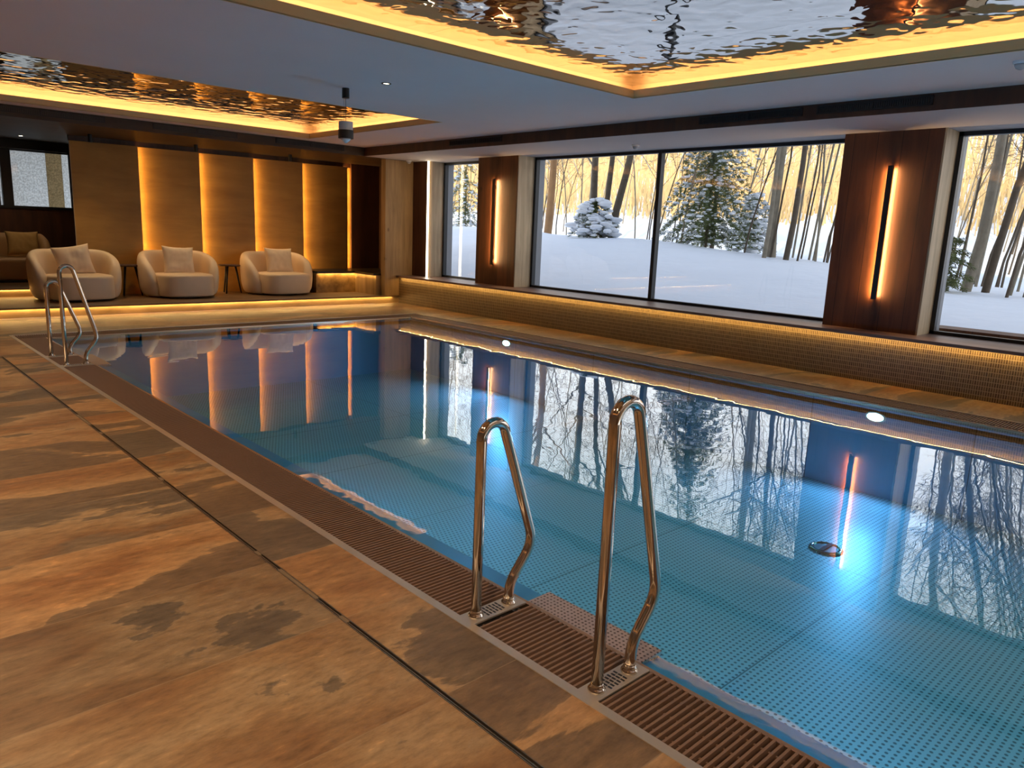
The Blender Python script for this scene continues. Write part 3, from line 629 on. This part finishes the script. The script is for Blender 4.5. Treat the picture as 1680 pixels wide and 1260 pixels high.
# ---------------------------------------------------------------- handrails
def arc_pts(pts, rad, n=7):
    """round the inner corners of a polyline"""
    P = [Vector(p) for p in pts]; out = [P[0]]
    for i in range(1, len(P) - 1):
        a = (P[i - 1] - P[i]); b = (P[i + 1] - P[i]); r = min(rad[i - 1] if hasattr(rad, '__len__') else rad, a.length * .49, b.length * .49)
        s = P[i] + a.normalized() * r; e_ = P[i] + b.normalized() * r
        for k in range(n + 1):
            t = k / n; out.append((1 - t) ** 2 * s + 2 * t * (1 - t) * P[i] + t * t * e_)
    out.append(P[-1]); return out
def handrail(y, top, low, label, grp):
    e = empty('handrail', (1.79, y, 0), 0, label, 'handrail', grp)
    m = MB(); r = .0205
    # rear post, tight round bow on top, slanting front leg with a knee, short foot
    path = [(0, 0, 0), (0.0, 0, top - .075)]
    for k in range(0, 11):
        a = pi - pi * .93 * k / 10; path.append((.062 + .062 * cos(a), 0, top - .075 + .062 * sin(a)))
    tail = arc_pts([path[-1], (.302, 0, low + .235), (.178, 0, low + .085), (.176, 0, .0)], [.07, .055, .05][:2] + [.05], 7)
    m.tube(path + tail[1:], r, 20); m.build('tube', M_CHROME, e, smooth=True)
    pl = MB()
    pl.box(-.052, .235, -.044, .044, -.012, -.002); bp_ = pl.build('base_plate', M_STEEL, e, bevel=.002)
    sl = MB()
    for i in range(6):
        for j in range(3):
            sl.box(.040 + i * .017, .048 + i * .017, -.030 + j * .021 + (i % 2) * .004, -.013 + j * .021 + (i % 2) * .004, -.002, -.0012)
    sl.build('drain_slots', M_BLACK, bp_)
    for x in (0, .176):
        MB().lathe([(.031, -.002), (.031, .004), (.026, .008), (.022, .020), (.0215, .024)], (x, 0, 0), 24).build('collar', M_CHROME, e, smooth=True)
    return e
G1 = 'polished handrails of the near ladder'; G2 = 'polished handrails of the far ladder'
handrail(1.42, 1.0, .02, 'taller polished steel handrail of the near ladder, closest to the camera', G1)
handrail(2.05, .795, .0, 'shorter polished steel handrail of the near ladder', G1)
handrail(8.42, 1.0, .02, 'taller polished steel handrail of the far ladder before the left armchair', G2)
handrail(9.05, .80, .0, 'shorter polished steel handrail of the far ladder, nearest the lounge', G2)

# ---------------------------------------------------------------- lounge furniture
def armchair(label):
    e = empty('armchair', (0, 0, 0), 0, label, 'armchair', 'round beige tub armchairs on the platform')
    N = 56; K = 22; vs = []; a0, a1 = radians(-40), radians(220); Hh = .775
    for i in range(N + 1):
        t = i / N; a = a0 + (a1 - a0) * t
        cx, cy = .52 * abs(cos(a)) ** .85 * (1 if cos(a) > 0 else -1), .06 + .42 * (abs(sin(a)) ** .85 * (1 if sin(a) > 0 else -1))
        nx, ny = cos(a) / .52, sin(a) / .42; q = math.hypot(nx, ny); nx /= q; ny /= q
        u = min(1, min(t, 1 - t) / .40); h = Hh * (1 - (1 - u) ** 2.3) ** (1 / 2.3) if u > 0 else 0
        h = max(h, .30 * min(1, min(t, 1 - t) / .02 + .75)); th = .082 * (1 - (1 - min(1, min(t, 1 - t) / .06 + .12)) ** 2) ** .5
        lean = .03
        for k in range(K):
            b = 2 * pi * k / K; c_, s_ = cos(b), sin(b)
            px = abs(c_) ** .75 * (1 if c_ > 0 else -1) * th; pz = abs(s_) ** .55 * (1 if s_ > 0 else -1)
            z = .02 + (h - .02) * (pz + 1) / 2; bul = 1 + .0 * z
            o_ = px + lean * (z / Hh - .3) - .05 * max(0, .25 - z) - .02
            vs.append((cx + nx * o_, cy + ny * o_, z))
    fs = [(i * K + k, (i + 1) * K + k, (i + 1) * K + (k + 1) % K, i * K + (k + 1) % K) for i in range(N) for k in range(K)]
    fs += [tuple(range(K)), tuple(range(N * K, (N + 1) * K))[::-1]]
    MB().add(vs, fs).build('backrest', M_FABRIC, e, smooth=True)
    # seat: plump rounded drum
    n = 48; vs = []
    prof = [(.95, .03), (.985, .035), (1.0, .06), (1.0, .2), (.995, .345), (.985, .372), (.955, .388), (.85, .396), (.5, .402), (.0001, .404)]
    for s, z in prof:
        for k in range(n):
            a = 2 * pi * k / n; c_, s_ = cos(a), sin(a)
            x = .435 * abs(c_) ** .62 * (1 if c_ > 0 else -1); y = (.40 if s_ > 0 else .46) * abs(s_) ** .62 * (1 if s_ > 0 else -1)
            wave = -.018 * cos(x / .435 * pi * 1.0) * (1 if s_ < 0 else 0)
            vs.append((x * s * .95, (y - .08) * s, z))
    m = len(prof); fs = [(i * n + k, i * n + (k + 1) % n, (i + 1) * n + (k + 1) % n, (i + 1) * n + k) for i in range(m - 1) for k in range(n)] + [tuple(range(n))[::-1]]
    MB().add(vs, fs).build('seat', M_FABRIC, e, smooth=True)
    MB().lathe([(.36, .0), (.36, .034)], n=32).build('plinth', M_BLACK, e)
    return e
ch = armchair('beige round tub armchair nearest the sofa, behind the far handrails'); ch.location = (3.12, 13.52, ZPL); ch.rotation_euler.z = radians(3)
c2 = copy_tree(ch); c2.location = (4.74, 13.56, ZPL); c2.rotation_euler.z = radians(1); c2['label'] = 'beige round tub armchair in the middle, between the two side tables'
c3 = copy_tree(ch); c3.location = (6.56, 13.56, ZPL); c3.rotation_euler.z = radians(2); c3['label'] = 'beige round tub armchair beside the corner bench, rightmost of the three'
def scale_chair(c, s):
    for q in c.children: q.scale = s
for c, s in ((ch, (1.12, 1, 1)), (c2, (1.12, 1, 1)), (c3, (1.16, 1, 1))): scale_chair(c, s)

def cushion(loc, w, h, tilt, roll, yaw, label, m, seed, thick=.075):
    n = 26; vs = []; rnd = random.Random(seed)
    for side in (1, -1):
        for i in range(n + 1):
            for j in range(n + 1):
                u, v = -1 + 2 * i / n, -1 + 2 * j / n
                pin = 1 - .11 * (1 - u * u) * v * v * 0 
                x = u * w / 2 * (1 - .085 * (1 - v * v) * abs(u) ** 3); z = v * h / 2 * (1 - .085 * (1 - u * u) * abs(v) ** 3)
                t = thick * ((1 - u ** 4) * (1 - v ** 4)) ** .55
                t *= 1 + .22 * noise.noise(Vector((u * 1.7 + seed, v * 1.7, 3))) + .10 * noise.noise(Vector((u * 5 + seed, v * 3.2, 9 + side)))
                vs.append((x, side * t, z))
    N2 = (n + 1) ** 2; fs = []
    for i in range(n):
        for j in range(n):
            a = i * (n + 1) + j; fs.append((a, a + 1, a + n + 2, a + n + 1)); fs.append((N2 + a, N2 + a + n + 1, N2 + a + n + 2, N2 + a + 1))
    o = MB().add(vs, fs).build('cushion', m, smooth=True)
    wd = o.modifiers.new('w', 'WELD'); wd.merge_threshold = .0008
    o.matrix_world = Matrix.Translation(loc) @ Matrix.Rotation(yaw, 4, 'Z') @ Matrix.Rotation(-tilt, 4, 'X') @ Matrix.Rotation(roll, 4, 'Y')
    return tag(o, label, 'cushion', 'square cushions on the lounge seats')
cushion((3.12, 13.66, ZPL + .60), .54, .50, radians(16), radians(-9), radians(-6), 'beige cushion slumped on the armchair behind the far handrails', M_CUSH, 1)
cushion((4.76, 13.68, ZPL + .605), .55, .50, radians(14), radians(3), radians(4), 'beige square cushion on the middle armchair', M_CUSH, 5)
cushion((6.63, 13.68, ZPL + .605), .57, .50, radians(14), radians(1), radians(2), 'beige square cushion on the armchair beside the corner bench', M_CUSH, 9)

def side_table(x, y, label):
    e = empty('side_table', (x, y, ZPL), 0, label, 'side table', 'dark three legged side tables between the armchairs')
    MB().lathe([(.185, .500), (.20, .508), (.20, .522), (.193, .527)], n=36).build('table_top', M_DARKWOOD, e)
    for k in range(3):
        a = radians(90 + 120 * k + 15)
        MB().tube([(.10 * cos(a), .10 * sin(a), .506), (.19 * cos(a), .19 * sin(a), 0)], [.020, .013], 10).build('leg', M_BLACK, e, smooth=True)
    return e
side_table(3.99, 13.86, 'small round dark side table between the left and middle armchairs')
side_table(5.74, 13.86, 'small round dark side table between the middle and right armchairs')

# sofa in the recess
e = empty('sofa', (2.15, 15.72, ZR), 0, 'tan rounded sofa in the dark recess under the small window', 'sofa')
def soft(x0, x1, y0, y1, z0, z1, nm, bev): return MB().box(x0, x1, y0, y1, z0, z1).build(nm, M_SOFA, e, bevel=bev, smooth=True, seg=6)
soft(-1.15, .95, -.42, .30, .04, .42, 'seat', .07)
N = 44; K = 18; vs = []
for i in range(N + 1):
    t = i / N; a = radians(-28) + radians(236) * t
    cx = 1.10 * abs(cos(a)) ** .55 * (1 if cos(a) > 0 else -1) - .1; cy = .02 + .38 * abs(sin(a)) ** .6 * (1 if sin(a) > 0 else -1)
    nx, ny = cos(a), sin(a) * 1.5; q = math.hypot(nx, ny); nx /= q; ny /= q
    u = min(1, min(t, 1 - t) / .22); h = .83 * (1 - (1 - u) ** 2.2) ** (1 / 2.2) if u > 0 else 0
    h = max(h, .4)
    for k in range(K):
        b = 2 * pi * k / K; c_, s_ = cos(b), sin(b)
        px = abs(c_) ** .8 * (1 if c_ > 0 else -1) * .09; pz = abs(s_) ** .6 * (1 if s_ > 0 else -1)
        vs.append((cx + nx * px, cy + ny * px, .03 + (h - .03) * (pz + 1) / 2))
MB().add(vs, [(i * K + k, (i + 1) * K + k, (i + 1) * K + (k + 1) % K, i * K + (k + 1) % K) for i in range(N) for k in range(K)] + [tuple(range(K)), tuple(range(N * K, (N + 1) * K))[::-1]]).build('backrest', M_SOFA, e, smooth=True)
MB().box(-1.0, .8, -.36, .2, 0, .045).build('plinth', M_BLACK, e)
cushion((2.81, 15.70, ZR + .66), .50, .43, radians(16), 0, radians(-2), 'mustard cushion leaning on the sofa in the recess', M_CUSHY, 13)

# ---------------------------------------------------------------- outdoors
def crest_z(y):     # height of the snow bank's crest along the windows
    pts = [(-30, .55), (0, .66), (3.6, .80), (4.9, .86), (7.1, 1.06), (11.5, 1.33), (15.6, 1.47), (20, 1.6), (60, 1.9)]
    for (a, za), (b, zb) in zip(pts[:-1], pts[1:]):
        if a <= y <= b:
            t = (y - a) / (b - a); return za + (zb - za) * t
    return pts[0][1] if y < pts[0][0] else pts[-1][1]
def ground(x, y):
    c = crest_z(y); nz = noise.noise(Vector((x * .35, y * .35, 0))) * .10 + noise.noise(Vector((x * 1.1, y * 1.1, 4))) * .03
    if x < 16:
        t = max(0, (x - 9.5) / 6.5); return .42 + (c - .42) * (1 - (1 - t) ** 1.7) + nz * min(1, t * 2)
    if x < 24: t = (x - 16) / 8; return c + nz - .55 * (t * t * (3 - 2 * t)) 
    t = (x - 24); return c - .55 + nz * 2 + .08 * t + .0035 * t * t if t < 60 else c - .55 + 4.8 + 12.6
def heightfield(xs_, ys_, fn):
    vs = [(x, y, fn(x, y)) for x in xs_ for y in ys_]; n = len(ys_)
    return MB().add(vs, [(i * n + j, (i + 1) * n + j, (i + 1) * n + j + 1, i * n + j + 1) for i in range(len(xs_) - 1) for j in range(n - 1)])
XS_ = [9.42 + .22 * i for i in range(70)]; YS_ = [-30 + .35 * j for j in range(230)]
o = heightfield(XS_, YS_, ground).build('snow_bank', M_SNOW, smooth=True); tag(o, 'smooth snow bank outside the windows', 'snow', None, 'stuff')
XF = [XS_[-1] + 1.2 * i for i in range(70)]; YF = [-50 + 1.6 * j for j in range(120)]
o = heightfield(XF, YF, ground).build('hillside', M_SNOW, smooth=True); o['kind'] = 'structure'; o['label'] = 'sunlit snowy hillside beyond the trees'
o = MB().box(9.56, 9.94, -6, 3.05, .40, .592).build('outdoor_ledge', M_PILLAR); tag(o, 'wooden ledge outside the window at the right edge', 'ledge')

rnd = random.Random(11)
def jit(a): return rnd.uniform(-a, a)
def grow(br, sn, p, d, length, rad, depth, lean=0, segs_=6, sides=5, twigs=5):
    pts = [Vector(p)]; rr = [rad]; d = Vector(d).normalized()
    for i in range(segs_):
        d = (d + Vector((jit(.10), jit(.10), .05 if depth < 2 else -.01))).normalized()
        pts.append(pts[-1] + d * length / segs_); rr.append(max(.004, rad * (1 - .72 * (i + 1) / segs_)))
    br.tube(pts, rr, sides, cap=False)
    if depth and abs(d.z) < .75 and rad > .008 and rnd.random() < .55:
        sn.tube([q + Vector((0, 0, r_ * 1.2)) for q, r_ in zip(pts[1:-1], rr[1:-1])], [max(.008, r_ * rnd.uniform(1.0, 2.0)) for r_ in rr[1:-1]], 5)
    if depth < 3:
        k = int(twigs if depth else twigs * 2.2)
        for _ in range(k):
            t = rnd.uniform(.25 if depth == 0 else .15, 1); i = min(segs_ - 1, int(t * segs_)); f_ = t * segs_ - i
            q = pts[i].lerp(pts[i + 1], f_); ax = Vector((jit(1), jit(1), rnd.uniform(.1, .75) if depth == 0 else jit(.5) + .15)).normalized()
            nd = (d * .45 + ax * .9).normalized()
            grow(br, sn, q, nd, length * rnd.uniform(.22, .42) * (1 if depth else .8), rr[i] * .42, depth + 1, 0, 4, 3 if depth else 4, max(2, twigs - 1))
def make_tree(h, rad, lean, twigs, mtl, name, label, group, stems=1):
    e = empty(name, (0, 0, 0), 0, label, 'tree', group); sn = MB()
    for s in range(stems):
        br = MB(); d = Vector((lean[0] + (jit(.16) if s else 0), lean[1] + (jit(.20) if s else 0), 1))
        grow(br, sn, (jit(.15) * (s > 0), s * .32, -.3), d, h * rnd.uniform(.85, 1), rad * (1 if s == 0 else rnd.uniform(.7, 1)), 0, 0, 9, 8, twigs)
        br.build('trunk', mtl, e, smooth=True)
    if sn.v: sn.build('snow_on_branches', M_SNOW, e, smooth=True)['kind'] = 'stuff'
    return e
def ray_ground(px, dist):
    """point on the snow under the view direction of column px near the crest line, dist metres away in x"""
    import mathutils
    c = Vector((px - 840, 400 - 630, 1225)); d = r0 * c.x + r1 * c.y + r2 * c.z
    t = dist / d.x; return Vector((dist, d.y * t, 0))
def place(e, px, dist, rz=None, sc=1):
    p = ray_ground(px, dist); e.location = (p.x, p.y, ground(p.x, p.y)); 
    if rz is not None: e.rotation_euler.z = rz
    e.scale = (sc, sc, sc)

t = make_tree(11, .125, (0, .02), 7, M_BARKO, 'bare_tree', 'reddish trunk near the left edge of the wide window, lit by the sun', None); place(t, 897, 16.8)
t = make_tree(11, .11, (0, -.10), 7, M_BARKD, 'bare_tree', 'dark three stemmed tree leaning right behind the snowy bush', None, 3); place(t, 1000, 16.6)
t = make_tree(10, .09, (0, -.03), 7, M_BARK, 'bare_tree', 'forked grey tree standing left of the snowy bush', None, 1); place(t, 962, 20)
t = make_tree(12, .12, (0, -.03), 7, M_BARK, 'bare_tree', 'thick grey trunk right of the snowy conifer', None, 1); place(t, 1268, 16.5)
t = make_tree(10, .055, (0, -.02), 6, M_BARK, 'bare_tree', 'slender grey trunk close beside the snowy conifer', None, 1); place(t, 1254, 16.0)
t = make_tree(11, .07, (0, -.10), 6, M_BARKD, 'bare_tree', 'leaning brown trunk between the thick grey trunk and the near pillar', None, 1); place(t, 1290, 16.2)
t = make_tree(12, .095, (0, -.16), 6, M_BARK, 'bare_tree', 'thickest leaning trunk beside the near pillar in the right window', None, 1); place(t, 1592, 15.2)
t = make_tree(11, .07, (0, -.20), 6, M_BARKD, 'bare_tree', 'brown curving trunk in the middle of the right window', None, 1); place(t, 1626, 15.4)
# saplings: four kinds, copied
protos = [make_tree(rnd.uniform(8, 10), rnd.uniform(.022, .036), (jit(.03), -.05 - .05 * i), 7, (M_BARK, M_BARKD)[i % 2], 'sapling', 'thin bare sapling standing behind the snow bank', 'thin bare saplings behind the snow bank') for i in range(4)]
used = [False] * 4
def sapling(px, dist, i, label, group):
    s = protos[i] if not used[i] else copy_tree(protos[i]); used[i] = True
    place(s, px, dist, rnd.choice((0, .5, -.5, .25)) , rnd.uniform(.85, 1.15)); s['label'] = label; s['group'] = group
L2 = 'thin bare sapling in the right pane of the wide window'; G2_ = 'saplings seen through the right pane of the wide window'
for px in [1098, 1106, 1116, 1196, 1208, 1222, 1240, 1262, 1302, 1310, 1318, 1326, 1334, 1342, 1350, 1356, 1362, 1370, 1376, 1382]: sapling(px + jit(3), rnd.uniform(16, 24), rnd.randrange(4), L2, G2_)
L1 = 'thin bare sapling in the left pane of the wide window'; G1_ = 'saplings seen through the left pane of the wide window'
for px in [884, 915, 932, 948, 978, 1044, 1056, 1066, 1074]: sapling(px + jit(3), rnd.uniform(17, 26), rnd.randrange(4), L1, G1_)
L3 = 'thin bare sapling in the window at the right edge'; G3_ = 'saplings seen through the right edge window'
for px in [1572, 1583, 1604, 1610, 1619, 1634, 1641, 1648, 1655, 1661, 1667, 1673, 1680, 1692, 1710, 1735, 1760]: sapling(px + jit(2), rnd.uniform(14.5, 21), rnd.randrange(4), L3, G3_)
L0 = 'thin bare sapling in the narrow far window'; G0_ = 'saplings seen through the narrow far window'
for px in [738, 752, 766]: sapling(px, rnd.uniform(20, 30), rnd.randrange(4), L0, G0_)
LB = 'bare background tree on the hillside'; GB_ = 'bare trees on the hillside'
for k in range(34): sapling(rnd.choice([rnd.uniform(720, 1400), rnd.uniform(1540, 1900)]), rnd.uniform(27, 44), rnd.randrange(4), LB, GB_)

def blob(mb, c, r, sq=(1, 1, .6), n=7, m_=5):
    c = Vector(c); vs = []; sd_ = rnd.random() * 50
    for i in range(1, m_):
        th = pi * i / m_
        for k in range(n):
            a = 2 * pi * k / n; v = Vector((sin(th) * cos(a), sin(th) * sin(a), cos(th))); s = r * (1 + .35 * noise.noise(v * 1.5 + Vector((sd_, 0, 0))))
            vs.append(c + Vector((v.x * sq[0], v.y * sq[1], v.z * sq[2])) * s)
    top, bot = len(vs), len(vs) + 1; vs += [c + Vector((0, 0, r * sq[2])), c - Vector((0, 0, r * sq[2]))]
    fs = [(i * n + k, (i + 1) * n + k, (i + 1) * n + (k + 1) % n, i * n + (k + 1) % n) for i in range(m_ - 2) for k in range(n)]
    fs += [(top, k, (k + 1) % n) for k in range(n)] + [(bot, (m_ - 2) * n + (k + 1) % n, (m_ - 2) * n + k) for k in range(n)]
    mb.add(vs, fs)
def evergreen(name, label, h, rbase, nb, mtl_, cat='tree', snowy=.6, droop=.55, bs=1.0):
    e = empty(name, (0, 0, 0), 0, label, cat); nd = MB(); sn = MB(); tk = MB()
    tk.tube([(0, 0, -.3), (0, 0, h * .6), (0, 0, h)], [.010 * h, .006 * h, .003], 8); tk.build('trunk', M_BARKD, e)
    for b in range(nb):
        t = (b + rnd.random()) / nb; z = h * (.04 + .94 * t); L = rbase * ((1 - t) ** .8 if cat == 'tree' else (1 - t * t) ** .5) * rnd.uniform(.7, 1.1) + .1; a = rnd.uniform(0, 2 * pi)
        d = Vector((cos(a), sin(a), 0)); side = Vector((-sin(a), cos(a), 0)); prev = None
        steps = max(4, int(L / .10))
        for s in range(steps + 1):
            u = s / steps; q = Vector((0, 0, z)) + d * L * u + Vector((0, 0, .15 * L * u - droop * L * u * u))
            if q.z < .03: continue
            for _ in range(9):
                dd = (d * rnd.uniform(.2, 1) + side * jit(1.2) + Vector((0, 0, rnd.uniform(-.9, .15)))).normalized(); ln = rnd.uniform(.06, .14)
                w = dd.cross(Vector((0, 0, 1))).normalized() * .012
                q0 = q + Vector((jit(.05), jit(.05), jit(.04)))
                nd.add([q0 - w, q0 + w, q0 + dd * ln], [(0, 1, 2)])
                nd.add([q0 + Vector((0, 0, .008)), q0 - Vector((0, 0, .008)), q0 + dd * ln * .9], [(0, 1, 2)])
            if rnd.random() < snowy and u > .25:
                blob(sn, q + Vector((jit(.05), jit(.05), .03)), rnd.uniform(.02, .06) * rnd.uniform(.7, 1.3) * bs, (rnd.uniform(.9, 1.9), rnd.uniform(.9, 1.9), .55), 6, 4)
    nd.build('needles', mtl_, e)['kind'] = 'stuff'; sn.build('snow_load', M_SNOW, e, smooth=True)['kind'] = 'stuff'; return e
ev = evergreen('conifer', 'broad snow laden conifer in the right pane of the wide window', 3.9, 1.55, 190, M_NEEDLE, snowy=.5, droop=.75); place(ev, 1158, 16.9)
ev = evergreen('conifer', 'tall snowy conifer standing behind the broad one', 7.5, 1.7, 150, M_NEEDLE, snowy=.5, droop=.7); place(ev, 1168, 19.5)
ev = evergreen('snowy_shrub', 'rounded shrub bowed under snow before the dark three stemmed tree', 1.05, .62, 70, M_NEEDLE, 'shrub', .95, .6, 2.0); place(ev, 975, 15.9)
ev = evergreen('snowy_shrub', 'small dark shrub with snow beside the pillar in the right window', .95, .30, 30, M_NEEDLE, 'shrub', .25, .3); place(ev, 1562, 14.6)
ev = evergreen('snowy_shrub', 'snow covered bush in the gap right of the broad conifer', 1.6, .5, 50, M_NEEDLE, 'shrub', .9, .7, 1.8); place(ev, 1235, 18.5)
ev = evergreen('snowy_shrub', 'green snowy shrub seen in the narrow far window', 2.6, 1.2, 60, M_NEEDLE, 'shrub', .7, .6); place(ev, 762, 19.5)
# dry golden brush all over the hillside
bm_ = MB()
for k in range(15000):
    x = rnd.uniform(35, 75); y = rnd.uniform(-45, 120) if rnd.random() < .3 else x * rnd.uniform(-.05, 1.9)
    z = ground(x, y) - .1; hh = rnd.uniform(1.2, 3.6); w = rnd.uniform(.015, .05) * x / 30
    dx, dy = jit(.35), jit(.5); a = Vector((x, y, z)); tip = a + Vector((dx, dy, hh)); s = Vector((-.6, .8, 0)) * w
    bm_.add([a - s, a + s, tip], [(0, 1, 2)])
    if rnd.random() < .6:
        q = a.lerp(tip, rnd.uniform(.2, .6)); tp = q + Vector((jit(.5), jit(.9), rnd.uniform(.3, 1.0))); bm_.add([q - s * .6, q + s * .6, tp], [(0, 1, 2)])
o = bm_.build('dry_brush', M_BRUSH); tag(o, 'golden dry brush covering the sunlit hillside', 'brush', None, 'stuff')
